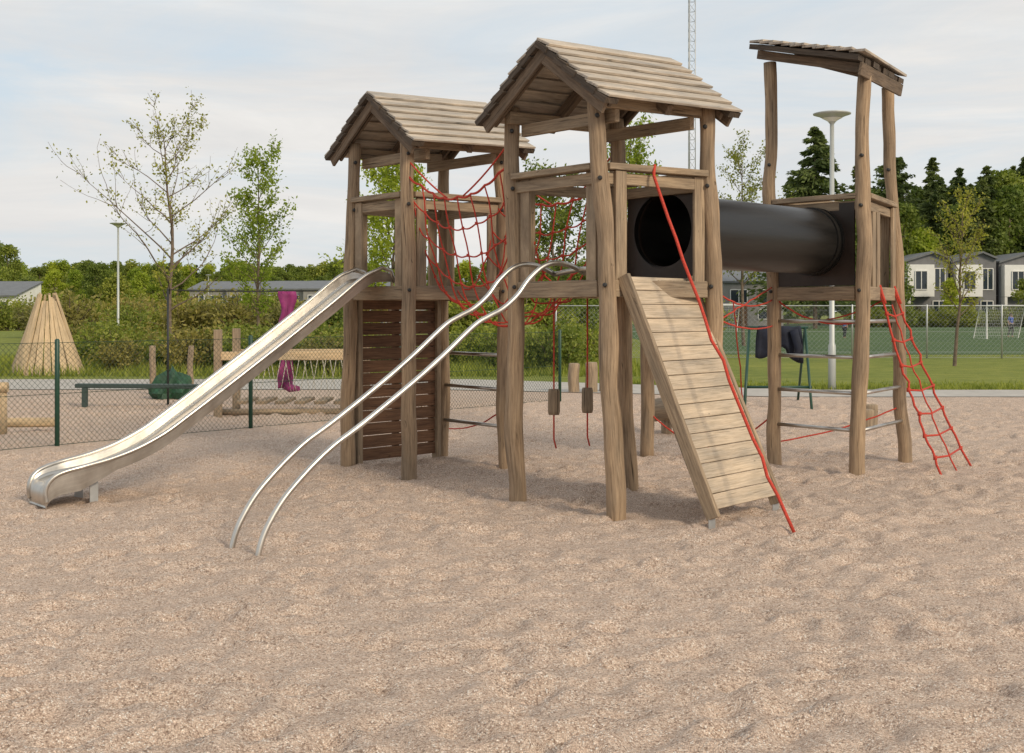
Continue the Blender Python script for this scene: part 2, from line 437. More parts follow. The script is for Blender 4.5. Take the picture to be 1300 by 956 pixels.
gable_roof(T2,P(-1.4,9.65,3.73),P(-1.4+1.10,9.65+.64*1.10,3.77),P(.485,-.455),.55)
bolts(T2,(lA,lB,lD))
a=lA.at(.06);c=lC.at(.06); d=(c-a).normalized(); a2=a+d*.16;c2=c-d*.12
nn=Vector((d.y,-d.x,0))
mb=MB(); mb.planks(a2,c2,c2+up*1.68,a2+up*1.68,13,.005,.03,nn,0,0,0,.004)
for q in (a2,c2,a2.lerp(c2,.5)): mb.box(q-nn*.03,q-nn*.03+up*1.68,.07,.05,up=nn)
build(mb,"climbing_wall",M_slat,T2,bevel=.004)
for q in (a2-d*.03,c2+d*.03):
    mb=MB(); mb.box(q+up*(-.05)+nn*.02,q+up*1.7+nn*.02,.06,.09,up=nn); build(mb,"wall_frame_post",M_board,T2,bevel=.003)
def rungs(p,q,zs,parent,r=.019):
    for z in zs:
        mb=MB(); mb.tube([p.at(z),q.at(z)],r,10); build(mb,"rung",M_steel,parent)
rungs(lC,lD,(1.15,.8,.42),T2)
rA=Post(2.71,10.15,2.66,10.15,4.16,.078); rB=Post(3.35,9.52,3.42,9.52,3.92,.084); rC=Post(4.17,10.45,4.0,10.5,3.98,.078)
T3=thing("play_tower","tall wooden play tower with slanted flat roof at the tunnel end","play tower",rB.b,"playground towers")
for p in (rA,rB,rC): make_post(p,T3)
mb=MB(); z=ZP-.035; mb.planks(rA.at(z),rC.at(z),rB.at(z)+Vector((.02,.02,0)),rB.at(z),7,.01,.03,up); build(mb,"platform",M_board,T3)
mb=MB(); rail_face(mb,rA,rB,boards=False); rail_face(mb,rB,rC); rail_face(mb,rA,rC); build(mb,"railing",M_board,T3,bevel=.004)
mb=MB(); a=rA.at(ZP);b_=rB.at(ZP); s=(b_-a); w=s.length-.16; s.normalize(); O=a+s*.08
plate_hole(mb,O,s,w,ZP,ZR-.06,w*.5,2.29,.31,.02)
build(mb,"tunnel_panel",M_panel,T3)
rungs(rA,rB,(1.5,1.15,.8,.44),T3); rungs(rB,rC,(1.5,1.15,.8,.44),T3)
# boards closing the far side of the tower
a=rB.at(ZP);b_=rC.at(ZP); s=(b_-a); Ln=s.length; s=s.normalized(); nn3=Vector((-s.y,s.x,0))
for f in (.30,.42):
    q=a+s*Ln*f; mb=MB(); mb.box(Vector((q.x,q.y,ZP-.02)),Vector((q.x,q.y,ZR-.12)),.11,.03,up=nn3); build(mb,"side_board",M_board,T3,bevel=.003)
bolts(T3,(rA,rB,rC))
P1,P2,P3,P4=P(2.42,10.1,4.32),P(3.25,9.2,3.98),P(4.10,10.3,4.00),P(3.68,11.0,4.50)
nr=(P2-P1).cross(P4-P1).normalized(); nr=nr if nr.z>0 else -nr
mb=MB(); mb.planks(P1+nr*.03,P4+nr*.03,P3+nr*.03,P2+nr*.03,10,.0,.026,nr,.026,.025,.03,.002); build(mb,"roof",M_roof,T3,bevel=.003)
mb=MB(); mb.planks(P1-nr*.030,P2-nr*.030,P3-nr*.030,P4-nr*.030,8,.004,.052,nr,0,.03,0,.004); build(mb,"roof_underlay",M_barge,T3)
mb=MB()
for f in (.12,.5,.88):
    mb.box(P1.lerp(P4,f)-nr*.08,P2.lerp(P3,f)-nr*.08,.06,.09,up=nr)
mb.box(P2.lerp(P3,.04)-nr*.10,P3.lerp(P2,.04)-nr*.10,.03,.12,up=nr)
build(mb,"roof_beam",M_bargem,T3,bevel=.003)

ta=(mC.at(2.29)+mD.at(2.29))/2; tb=(rA.at(2.29)+rB.at(2.29))/2; dv=(tb-ta).normalized()
TT=thing("tunnel_tube","black plastic crawl tunnel joining two play towers","crawl tunnel",(ta+tb)/2)
mb=MB(); n=16; pts=[ta.lerp(tb,i/n) for i in range(n+1)]
mb.tube(pts,.32,48,False); mb.tube(pts,.308,48,False)
build(mb,"tube",M_tube,TT,recalc=False)
for q,sg in ((ta,1),(tb,-1),(tb-dv*.09,-1)):
    mb=MB(); c=q
    mb.tube([c+dv*sg*.02,c+dv*sg*.06],.338,40,False); mb.tube([c+dv*sg*.02,c+dv*sg*.021],[.338,.318],40,False); mb.tube([c+dv*sg*.059,c+dv*sg*.06],[.318,.338],40,False)
    build(mb,"flange",M_tube,TT,recalc=False)

# ------------------------------------------------------------------ ramp
TL,TR,BL,BR=P(.875,7.60,1.86),P(1.47,8.16,1.86),P(1.50,7.27,.07),P(2.13,7.86,.07)
RM=thing("climbing_ramp","steep pale plank ramp with a red pull rope against the tower","climbing ramp",(BL+BR)/2*1.0)
rn_=(TR-TL).cross(BL-TL).normalized(); rn_=rn_ if rn_.z>0 else -rn_
wd=(TR-TL).normalized()
mb=MB(); mb.planks(TL+wd*.02,TR-wd*.02,BR-wd*.02+(TL-BL)*.03,BL+wd*.02+(TL-BL)*.03,16,.003,.028,rn_)
build(mb,"plank_surface",M_ramp,RM,bevel=.003)
for a,b_ in ((TL,BL),(TR,BR)):
    mb=MB(); mb.box(a+(a-b_)*.01-rn_*.012,b_-rn_*.012,.04,.11,up=rn_); build(mb,"side_beam",M_board,RM,bevel=.005)
    mb=MB(); mb.box(b_+Vector((0,0,.1))-rn_*.03,b_+Vector((0,0,-.2))-rn_*.03,.05,.012); build(mb,"foot_bracket",M_greysteel,RM)
def sagline(a,b,sag,n=16,wig=.0):
    out=[]
    for i in range(n+1):
        t=i/n; q=a.lerp(b,t); q.z-=sag*4*t*(1-t)
        if wig: q+=Vector((noise.noise(Vector((i*.7,a.x*9,0))),noise.noise(Vector((i*.7,b.x*9,4))),0))*wig*math.sin(t*math.pi)
        out.append(q)
    return out
mb=MB(); a=(mB.at(ZR).lerp(mD.at(ZR),.47)); a.z=2.66
mb.tube([a+Vector((.02,.04,.1)),a+Vector((.01,-.06,.09)),a+Vector((.0,-.09,.03))]+sagline(a+Vector((0,-.10,0)),P(2.04,7.12,.0),.10,18,.06),.0125,8)
build(mb,"climbing_rope",M_red,None,"thick red climbing rope hanging over the ramp","rope",origin=P(2.04,7.12,0))

# ------------------------------------------------------------------ rail pair
prof=[(-.05,1.90),(.0,1.955),(.06,1.975),(.11,1.94),(.16,1.84),(.20,1.72),(.25,1.62),(.30,1.56),(.35,1.49),(.45,1.28),(.553,1.08),(.7,.82),(.78,.69),(.834,.58),(.88,.47),(.92,.36),(.95,.25),(.975,.13),(.99,0),(.995,-.12)]
def catmull(p,n=5):
    out=[]
    for i in range(len(p)-1):
        p0=p[max(i-1,0)];p1=p[i];p2=p[i+1];p3=p[min(i+2,len(p)-1)]
        for k in range(n):
            t=k/n
            out.append(.5*((2*p1)+(p2-p0)*t+(2*p0-5*p1+4*p2-p3)*t*t+(3*p1-p0-3*p2+p3)*t**3))
    out.append(p[-1]); return out
RP=thing("sliding_rail_pair","pair of curved stainless steel tube rails sliding down to gravel","sliding rails",P(-1.8,6.5,0))
for a,b_ in ((P(.24,7.98),P(-1.91,6.62)),(P(.47,7.75),P(-1.68,6.41))):
    mb=MB(); pts=catmull([Vector((a.x+(b_.x-a.x)*s_,a.y+(b_.y-a.y)*s_,z_)) for s_,z_ in prof])
    e=mA.at(1.9).lerp(mB.at(1.9),.86); 
    mb.tube(catmull([Vector((e.x+.03,e.y+.1,1.83)),Vector((e.x-.02,e.y+.04,1.93))]+[pts[0]],6)[:-1]+pts,.0205,12)
    build(mb,"rail",M_steel,RP)

# ------------------------------------------------------------------ slide
SO=Vector((-1.36,12.12,0)); SE=Vector((-3.88,10.03,0)); su=(SE-SO).normalized(); sv=Vector((-su.y,su.x,0))
if sv.y>0: sv=-sv
SL=thing("playground_slide","long stainless steel slide with raised side lips","slide",SE)
bp=[(-.05,1.90,.06),(.12,1.90,.085),(.28,1.82,.10),(.6,1.59,.10),(1.1,1.24,.10),(1.6,.90,.10),(2.05,.60,.10),(2.28,.455,.10),(2.52,.35,.095),(2.75,.285,.09),(2.95,.255,.08),(3.11,.235,.065),(3.20,.205,.055),(3.25,.155,.045),(3.265,.09,.035),(3.255,.035,.02)]
bpv=catmull([Vector(t) for t in bp],4)
mb=MB(); secs=[]
hw=.23
for i,(s_,z_,h_) in enumerate(bpv):
    c=SO+su*s_; sk=.015 if s_<2.7 else .015+min(1,(s_-2.7)/.3)*.10
    zb=max(.015,z_-sk)
    inset=0 if s_<3.0 else max(0,(s_-3.0))*.16
    w_=hw-inset
    secs.append([c-sv*(w_+.008)+up*zb,c-sv*(w_+.016)+up*(z_+h_),c-sv*(w_-.005)+up*(z_+h_),c-sv*(w_-.02)+up*(z_+.02),c-sv*(w_-.05)+up*z_,c+sv*(w_-.05)+up*z_,
                 c+sv*(w_-.02)+up*(z_+.02),c+sv*(w_-.005)+up*(z_+h_),c+sv*(w_+.016)+up*(z_+h_),c+sv*(w_+.008)+up*zb])
m_=len(secs[0])
for sec in secs: mb.v.extend(sec)
cw=[0]
for k in range(1,m_): cw.append(cw[-1]+(secs[5][k]-secs[5][k-1]).length)
cw.append(cw[-1]+.5)
for i in range(len(secs)-1):
    for k in range(m_):
        k2=(k+1)%m_
        u0=bpv[i][0];u1=bpv[i+1][0]
        mb.face((i*m_+k,i*m_+k2,(i+1)*m_+k2,(i+1)*m_+k),[(u0,cw[k]),(u0,cw[k+1]),(u1,cw[k+1]),(u1,cw[k])],True)
mb.face([(len(secs)-1)*m_+k for k in range(m_)],[(0,0)]*m_); mb.face([k for k in reversed(range(m_))],[(0,0)]*m_)
o=build(mb,"slide_bed",M_steel,SL)
try: o.data.set_sharp_from_angle(angle=math.radians(28))
except Exception as ex: print(ex)
for sg in (-1,1):
    pts=[SO+su*(-.08)+sv*sg*(hw+.008)+up*1.88,SO+su*(-.04)+sv*sg*(hw+.008)+up*1.985,SO+su*.06+sv*sg*(hw+.008)+up*2.02]
    for s_,z_,h_ in bpv[5:]:
        inset=0 if s_<3.0 else max(0,(s_-3.0))*.16
        pts.append(SO+su*s_+sv*sg*(hw+.008-inset)+up*(z_+h_))
    mb=MB(); mb.tube(pts,.02,10); build(mb,"side_lip",M_steel,SL)
c=SO+su*2.86
for sg in (-1,1):
    mb=MB(); mb.box(c+sv*sg*.17+up*.2,c+sv*sg*.17-up*.15,.07,.012,up=sv); build(mb,"foot_plate",M_greysteel,SL)

# ------------------------------------------------------------------ rope net bridge
def bridgepos(t,w):
    lat=.5-.5*math.copysign(abs(1-2*w)**.6,1-2*w)
    near=lB.at(2.3).lerp(mA.at(2.3),t); farr=lD.at(2.3).lerp(mC.at(2.3),t)
    q=near.lerp(farr,lat); sg=4*t*(1-t)
    e=abs(1-2*w)
    zt=2.92-.30*sg; zb=1.83-.36*sg
    q.z=zb+(zt-zb)*max(0,(e-.12)/.88)**1.35
    return q
def jp(t,w,s=.012):
    q=bridgepos(min(1,max(0,t)),min(1,max(0,w)))
    return q+Vector((noise.noise(q*3),noise.noise(q*3+Vector((5,0,0))),noise.noise(q*3+Vector((0,9,0)))))*s*1.8
mb=MB(); NT=8
ws=[0,.08,.16,.25,.36,.5,.64,.75,.84,.92,1]
for w in ws:
    # each span between cross ropes droops a little
    mb.tube([jp(i/48,w)-up*(.018*math.sin((i%6)/6*math.pi)) for i in range(49)],.011 if w in(0,1) else .0075,6)
for i in range(0,NT+1):
    t=i/NT
    mb.tube([jp(t+.012*math.sin(k*1.1+i),k/24) for k in range(25)],.0075,6)
# knots at the crossings
for w in ws[1:-1]:
    for i in range(NT+1):
        q=jp(i/NT,w); mb.tube([q-up*.014,q+up*.014],.014,6)
for a,b_,sg in ((lD.at(3.1),jp(.45,1),.03),(mA.at(3.05),jp(.55,0),.03),(lB.at(3.05),jp(.4,0),.02),(mC.at(3.05),jp(.6,1),.03),(lD.at(2.4),jp(.5,.8),.04),(mA.at(2.2),jp(.7,.25),.05)):
    mb.tube(sagline(a,b_,sg,8),.008,6)
build(mb,"rope_net_bridge",M_red,None,"sagging red rope net bridge between two wooden towers","rope bridge",origin=bridgepos(.5,.5))

e0=rB.at(ZP).lerp(rC.at(ZP),.45); e1=rB.at(ZP).lerp(rC.at(ZP),.88); g0=P(4.12,9.42,0.0); g1=P(4.72,10.12,0.0)
mb=MB(); s0=sagline(e0,g0,.10,24,.05); s1=sagline(e1,g1,.10,24,.05)
for s_ in (s0,s1): mb.tube(s_,.012,8); mb.tube([p+Vector((.012,0,.01)) for p in s_[:3]],.018,8)
mid=[(a+b_)/2 for a,b_ in zip(s0,s1)]
mb.tube(mid[2:],.008,6)
for i in (3,6,9,12,15,18,21):
    mb.tube([s0[i],mid[i]+Vector((0,0,-.03)),s1[i]],.010,8)
for L_ in (s0,s1):
    for i in (3,6,9,12,15,18,21): mb.tube([L_[i]-up*.02,L_[i]+up*.02],.02,8)
build(mb,"rope_ladder",M_red,None,"red rope ladder slanting down from the tall tower","rope ladder",origin=(g0+g1)/2)

def hang_log(x,d):
    t=thing("hanging_log_step","short wooden log hanging on a red rope under the tower","hanging log",P(x,d,.7),"hanging log steps")
    mb=MB(); c=P(x,d,0); mb.tube([c+up*.71,c+up*.74,c+up*.91,c+up*.93],[.045,.052,.05,.043],14,wob=.1); build(mb,"log",M_board,t)
    mb=MB(); mb.tube([c+up*1.75,c+up*.5,c+Vector((.02,0,.42))],.008,6); build(mb,"rope",M_red,t)
hang_log(.36,8.46); hang_log(.66,8.62)

def rope(a,b,sag,r,label,mat=M_red,wig=.04):
    mb=MB(); mb.tube(sagline(a,b,sag,14,wig),r,6)
    build(mb,"climbing_rope",mat,None,label,"rope",origin=a)
rope(mD.at(1.78),rA.at(1.72),.10,.008,"red rope strung between two wooden towers")
rope(mD.at(1.55),rA.at(1.45),.06,.008,"red rope strung between two wooden towers")
rope(mD.at(1.50),rA.at(1.85),.0,.007,"red rope strung between two wooden towers")
rope(P(1.75,9.5,1.3),P(1.95,9.6,.02),.0,.009,"red rope end dangling onto gravel")
rope(P(1.5,10.9,.5),P(2.71,10.15,.55),.35,.009,"slack red rope sagging near the gravel")
rope(rA.at(.25),rC.at(.6),.05,.008,"red rope slung low between tower posts")
rope(rA.at(1.5),rC.at(1.8),.12,.008,"red rope slung under the tower platform")
rope(rB.at(1.5),rA.at(1.75),.12,.008,"red rope slung under the tower platform")
rope(P(2.45,10.9,1.7),P(2.62,10.9,.02),.0,.008,"red rope end dangling onto gravel")
rope(lD.at(.6),P(-.9,12,.2),.1,.008,"red rope strung low behind the tower")
def free_post(x,d,h,r,label,name="wooden_post",mat=M_post,group=None):
    mb=MB(); b=P(x,d,0); ph=random.uniform(0,50)
    pts=[b+Vector((.02*noise.noise(Vector((ph,i*.3,0))),0,-.15+(h+.15)*i/8)) for i in range(9)]
    mb.tube(pts+[pts[-1]+up*.015],[r*(1.03-.05*i/8) for i in range(9)]+[r*.75],14,wob=.1)
    build(mb,name,mat,None,label,"post" if name=="wooden_post" else "log stump",origin=b,group=group)
free_post(1.50,10.9,1.9,.075,"round weathered support post under the tower")
for x,d,h,r in ((1.22,19.4,.56,.11),(1.56,19.4,.58,.12),(1.85,19.6,.5,.11)): free_post(x,d,h,r,"short upright stepping log in the gravel","stepping_log",M_board,"stepping logs")
for x,d,h,r in ((4.75,13.2,.27,.10),(4.95,13.6,.3,.1)): free_post(x,d,h,r,"short upright stepping log in the gravel","stepping_log",M_board,"stepping logs")
mb=MB(); mb.tube([P(1.85,12.9,.3),P(2.1,12.6,.36),P(2.3,12.5,.42)],[.15,.16,.15],16,wob=.15)
t=thing("balance_log","thick pale log resting on a short support","balance log",P(2.0,12.75,0)); build(mb,"log",M_board,t)
mb=MB(); mb.tube([P(2.0,12.75,-.1),P(2.0,12.75,.25)],[.07,.07],10); build(mb,"leg",M_board,t)

# ------------------------------------------------------------------ chain link fences
def chain_fence(label,pts,H,sp,wr,pr,mesh_mat,post_mat,step,base=.03,toprail=False):
    root=thing("chain_link_fence",label,"fence",pts[0])
    mb=MB(); posts=[]
    for a,b in zip(pts[:-1],pts[1:]):
        Ln=(b-a).length; n=max(1,round(Ln/step))
        for i in range(n+1):
            q=a.lerp(b,i/n)
            if not posts or (q-posts[-1]).length>.2: posts.append(q)
        d=(b-a).normalized()
        for sgn in (1,-1):
            c=-H
            while c<Ln:
                z0=max(0,-c); z1=min(H,Ln-c)
                if z1>z0:
                    if sgn==1: A=a+d*(c+z0)+up*(base+z0); B=a+d*(c+z1)+up*(base+z1)
                    else: A=a+d*(c+z0)+up*(base+H-z0); B=a+d*(c+z1)+up*(base+H-z1)
                    off=Vector((-d.y,d.x,0))*.002*sgn
                    mb.tube([A+off,B+off],wr,3,False,False)
                c+=sp
        for zz in (base,base+H*.5,base+H): mb.tube([a+up*zz,b+up*zz],wr*1.6 if not toprail or zz<H*.9 else .02,5,False)
    build(mb,"wire_mesh",mesh_mat,root,recalc=False)
    for q in posts:
        m2=MB(); m2.tube([q-up*.2,q+up*(H+.06),q+up*(H+.075)],[pr,pr,pr*.6],10); build(m2,"post",post_mat,root)
chain_fence("low dark green chain link fence beside the playground",[P(-8.96,8.08),P(-7.15,9.82),P(-5.34,11.56),P(-3.53,13.3),P(-1.72,15.04),P(.85,17.5)],1.2,.07,.0022,.028,M_greenmesh,M_green,2.83)
chain_fence("galvanised chain link fence along the sports field",[P(1.5,33.5),P(24,33.0)],1.75,.16,.003,.03,M_greysteel,M_greysteel,2.6,toprail=True)
chain_fence("tall chain link fence behind the sports goal",[P(18,104),P(80,104)],3.2,.5,.008,.05,M_greysteel,M_greysteel,5.0,toprail=True)

# ------------------------------------------------------------------ background play items
def teepee():
    c=P(-11.80,25,0); root=thing("wooden_teepee","cone shaped play hut of upright pale planks","play hut",c)
    mb=MB(); n=26
    for i in range(n):
        a=2*math.pi*i/n; j=random.uniform(-.03,.03)
        r0=.88+j; r1=.20; h=1.95+random.uniform(-.12,.12)
        p0=c+Vector((math.cos(a)*r0,math.sin(a)*r0,0)); p1=c+Vector((math.cos(a)*r1,math.sin(a)*r1,h))
        t=Vector((-math.sin(a),math.cos(a),0)); o_=Vector((math.cos(a),math.sin(a),.3))*(.025+random.uniform(-.01,.015))
        w0=.095;w1=.024
        mb.hexa([p0-t*w0,p1-t*w1,p1+t*w1,p0+t*w0,p0-t*w0+o_,p1-t*w1+o_,p1+t*w1+o_,p0+t*w0+o_],p1-p0)
    build(mb,"plank_wall",M_fresh,root)
teepee()
t=thing("log_bench","pale round log bench on short posts behind the fence","log bench",P(-6.9,13,0))
mb=MB(); mb.tube([P(-8.2,12.9,.13),P(-6.05,13.05,.13)],[.07,.065],14,wob=.1); build(mb,"seat_log",M_fresh,t)
mb=MB(); mb.tube([P(-7.9,12.5,.62),P(-6.50,12.7,.62)],[.07,.065],14,wob=.1); build(mb,"back_log",M_fresh,t)
for x in (-7.4,-6.58):
    mb=MB(); mb.tube([P(x,12.72,-.1),P(x,12.72,.6)],.055,12); build(mb,"leg",M_fresh,t)
t=thing("balance_beam","low dark grey steel balance beam on short legs","balance beam",P(-6.1,16.3,0))
mb=MB(); mb.box(P(-7.25,16.4,.36),P(-5.0,16.2,.36),.16,.07); build(mb,"beam",M_dkbeam,t,bevel=.01)
for x in (-7.08,-5.2):
    mb=MB(); mb.box(P(x,16.32,-.1),P(x,16.32,.325),.08,.08); build(mb,"leg",M_dkbeam,t)
mb=MB(); c=P(-6.22,18,0)
b0=0; nn_=32
rings=[(.05,.0),(.34,.01),(.38,.10),(.37,.21),(.32,.31),(.24,.39),(.13,.44),(.02,.46)]
for i,(r,z) in enumerate(rings):
    for k in range(nn_):
        a=2*math.pi*k/nn_; rr=r*(1+.45*noise.noise(Vector((math.cos(a)*2.2,math.sin(a)*2.2,z*6))))
        mb.v.append(c+Vector((rr*math.cos(a)*1.05,rr*math.sin(a)*.8,z*(1+.45*noise.noise(Vector((math.cos(a)*1.6,math.sin(a)*1.6,3)))))))
for i in range(len(rings)-1):
    for k in range(nn_):
        k2=(k+1)%nn_; mb.face((b0+i*nn_+k,b0+i*nn_+k2,b0+(i+1)*nn_+k2,b0+(i+1)*nn_+k),[(0,0)]*4,False)
build(mb,"tarpaulin_bundle",M_sack,None,"crumpled green tarpaulin bundle on the gravel","tarpaulin",origin=c)
free_post(-6.93,19,.92,.06,"slim upright wooden post by the path",mat=M_board)
free_post(-6.2,19,.92,.055,"slim upright wooden post by the path",mat=M_board)
t=thing("wobbly_step_bridge","low wooden beam bridge with steps hung on ropes","step bridge",P(-3.5,15.2,0))
for dd in (14.9,15.9):
    mb=MB(); mb.box(P(-4.5,dd,.92),P(-2.3,dd+.15,.92),.09,.13); build(mb,"beam",M_fresh,t,bevel=.006)
    for x in (-4.45,-2.35):
        mb=MB(); mb.box(P(x,dd,-.1),P(x,dd,1.32 if x<-4 else 1.1),.11,.11); build(mb,"post",M_board,t,bevel=.006)
for i in range(6):
    x=-4.15+i*.30
    mb=MB(); mb.box(P(x,15.05,.2),P(x,15.85,.2),.16,.05); build(mb,"step",M_board,t,bevel=.004)
    for dd in (14.98,15.9):
        mb=MB(); mb.tube([P(x-.12,dd,.87),P(x,dd,.2),P(x+.12,dd,.87)],.008,5); build(mb,"rope",M_grey_rope,t)
mb=MB(); mb.tube([P(-4.5,15.0,.06),P(-2.3,15.1,.06)],.05,10); build(mb,"ground_beam",M_board,t)
t=thing("fabric_swing","twisted purple fabric swing hanging from a thin steel cable","swing",P(-3.8,16.5,0))
mb=MB(); mb.tube(sagline(P(-5.80,16.6,1.96),P(-2.72,16.6,1.96),.03,10),.010,6); build(mb,"cable",M_bolt,t)
for x in (-5.80,-2.72):
    mb=MB(); mb.tube([P(x,16.6,-.1),P(x,16.6,1.98)],.02,8); build(mb,"mast",M_bolt,t)
mb=MB(); n=24
for i in range(n+1):
    z=1.93-1.62*i/n; w=.145*(1-.3*math.sin(i/n*math.pi))*(1+.12*math.sin(i)); a=.6*math.sin(i*.35)
    c=P(-3.78+.02*math.sin(i*.5),16.5,z)
    for k in range(7):
        f=(k/6-.5)*2
        mb.v.append(c+Vector((w*f*math.cos(a),w*f*math.sin(a)+.04*math.sin(k*2.4+i*.2),0)))
for i in range(n):
    for k in range(6): mb.face((i*7+k,i*7+k+1,(i+1)*7+k+1,(i+1)*7+k),[(0,0)]*4,True)
o=build(mb,"fabric_sling",M_purple,t,recalc=False); sm=o.modifiers.new("t",'SOLIDIFY'); sm.thickness=.008
mb=MB(); mb.tube([P(-3.8,16.5,.36),P(-3.7,16.45,.31),P(-3.55,16.4,.31)],[.07,.07,.04],10); build(mb,"fabric_knot",M_purple,t)
t=thing("green_railing","green steel tube railing standing on the gravel","railing",P(4.5,16.5,0))
mb=MB(); mb.tube([P(4.0,16.8,1.32),P(5.05,16.8,1.32)],.025,8); build(mb,"top_bar",M_green,t)
for pts in ([P(4.05,16.8,1.32),P(3.75,15.9,-.1)],[P(4.05,16.8,1.32),P(4.15,17.6,-.1)],[P(5.0,16.8,1.32),P(4.85,15.9,-.1)],[P(5.0,16.8,1.32),P(5.1,17.6,-.1)],[P(3.85,16.2,.35),P(4.93,16.2,.35)]):
    mb=MB(); mb.tube(pts,.022,8); build(mb,"leg",M_green,t)
mb=MB(); W_=18;H_=14
for j in range(H_+1):
    for i in range(W_+1):
        u=i/W_;v=j/H_; ang=(v-.5)
        x=4.20+.72*u; drop=abs(ang)*2
        ln=.46+.10*math.sin(u*7+1)+(.08 if u>.7 else 0)
        zz=1.35-(max(0,drop-.1))*ln/.9
        yy=16.8*K+(.07 if ang>0 else -.07)*min(1,drop*4)+.035*math.sin(u*16+v*3)*min(1,drop*2)
        mb.v.append(Vector((x+.05*(u-.5)*drop,yy,zz)))
for j in range(H_):
    for i in range(W_): mb.face((j*(W_+1)+i,j*(W_+1)+i+1,(j+1)*(W_+1)+i+1,(j+1)*(W_+1)+i),[(0,0)]*4,True)
t=thing("jacket","dark navy jacket draped over a green steel bar","jacket",P(4.55,16.8,1.35))
o=build(mb,"jacket_body",M_jacket,t,recalc=False); sm=o.modifiers.new("t",'SOLIDIFY'); sm.thickness=.03
mb=MB(); mb.tube([P(4.78,16.70,1.28),P(4.84,16.66,1.0),P(4.80,16.66,.78)],[.07,.065,.05],10,wob=.2); build(mb,"sleeve",M_jacket,t)

# ------------------------------------------------------------------ lamps, mast
def street_lamp(x,d,h,label):
    b=P(x,d,0); t=thing("street_lamp",label,"street lamp",b,"street lamps around the park")
    mb=MB(); mb.tube([b-up*.2,b+up*.9,b+up*.95,b+up*(h-.17)],[.08,.075,.055,.042],14); build(mb,"pole",M_lampm,t)
    mb=MB(); mb.lathe(b+up*h,[(.04,-.20),(.06,-.18),(.10,-.12),(.28,-.035),(.375,-.005),(.38,.015),(.30,.035),(.12,.05),(.0,.055)],32); build(mb,"lamp_shade",M_lampm,t)
    mb=MB(); mb.lathe(b+up*h,[(.05,-.175),(.115,-.125),(.20,-.08)],24); build(mb,"lamp_cover",M_globe,t)
street_lamp(6.5,20,5.6,"grey street lamp with a wide dish head on the lawn")
street_lamp(-18,45,5.6,"slim grey street lamp among green bushes")
street_lamp(-37,120,6.0,"distant grey street lamp before the woods")
b=P(18.2,100,0); t=thing("lattice_mast","tall thin red and grey lattice radio mast","mast",b)
mb=MB(); H=44; w=.42; legs=[Vector((w*math.cos(a),w*math.sin(a),0)) for a in (0,2.094,4.189)]
for l in legs: mb.tube([b+l,b+l+up*H],.05,6)
k=0
while k<H-1:
    for i in range(3):
        mb.tube([b+legs[i]+up*k,b+legs[(i+1)%3]+up*(k+1)],.022,4,False); mb.tube([b+legs[i]+up*(k+1),b+legs[(i+1)%3]+up*(k+1)],.018,4,False)
    k+=1
build(mb,"mast_frame",M_greysteel,t,recalc=False)

def goal(x,d,w,h,label):
    b=P(x,d,0); t=thing("football_goal",label,"football goal",b)
    mb=MB(); mb.tube([b,b+up*h,b+Vector((w,0,h)),b+Vector((w,0,0))],.06,8,smooth=False)
    for q in (0,w): mb.tube([b+Vector((q,0,h)),b+Vector((q,1,h)),b+Vector((q,2,0)),b+Vector((q,0,0))],.03,6)
    build(mb,"goal_frame",M_white,t)
    mb=MB()
    for i in range(26): 
        q=w*i/25; mb.tube([b+Vector((q,1,h)),b+Vector((q,2,0))],.006,3,False)
    for i in range(12): 
        f=i/11; mb.tube([b+Vector((0,1+f,h*(1-f))),b+Vector((w,1+f,h*(1-f)))],.006,3,False)
    build(mb,"goal_net",M_white,t,recalc=False)
goal(27.0,56,2.6,1.9,"white football goal on green turf")
goal(12.5,75,5.0,2.1,"white football goal on green turf")

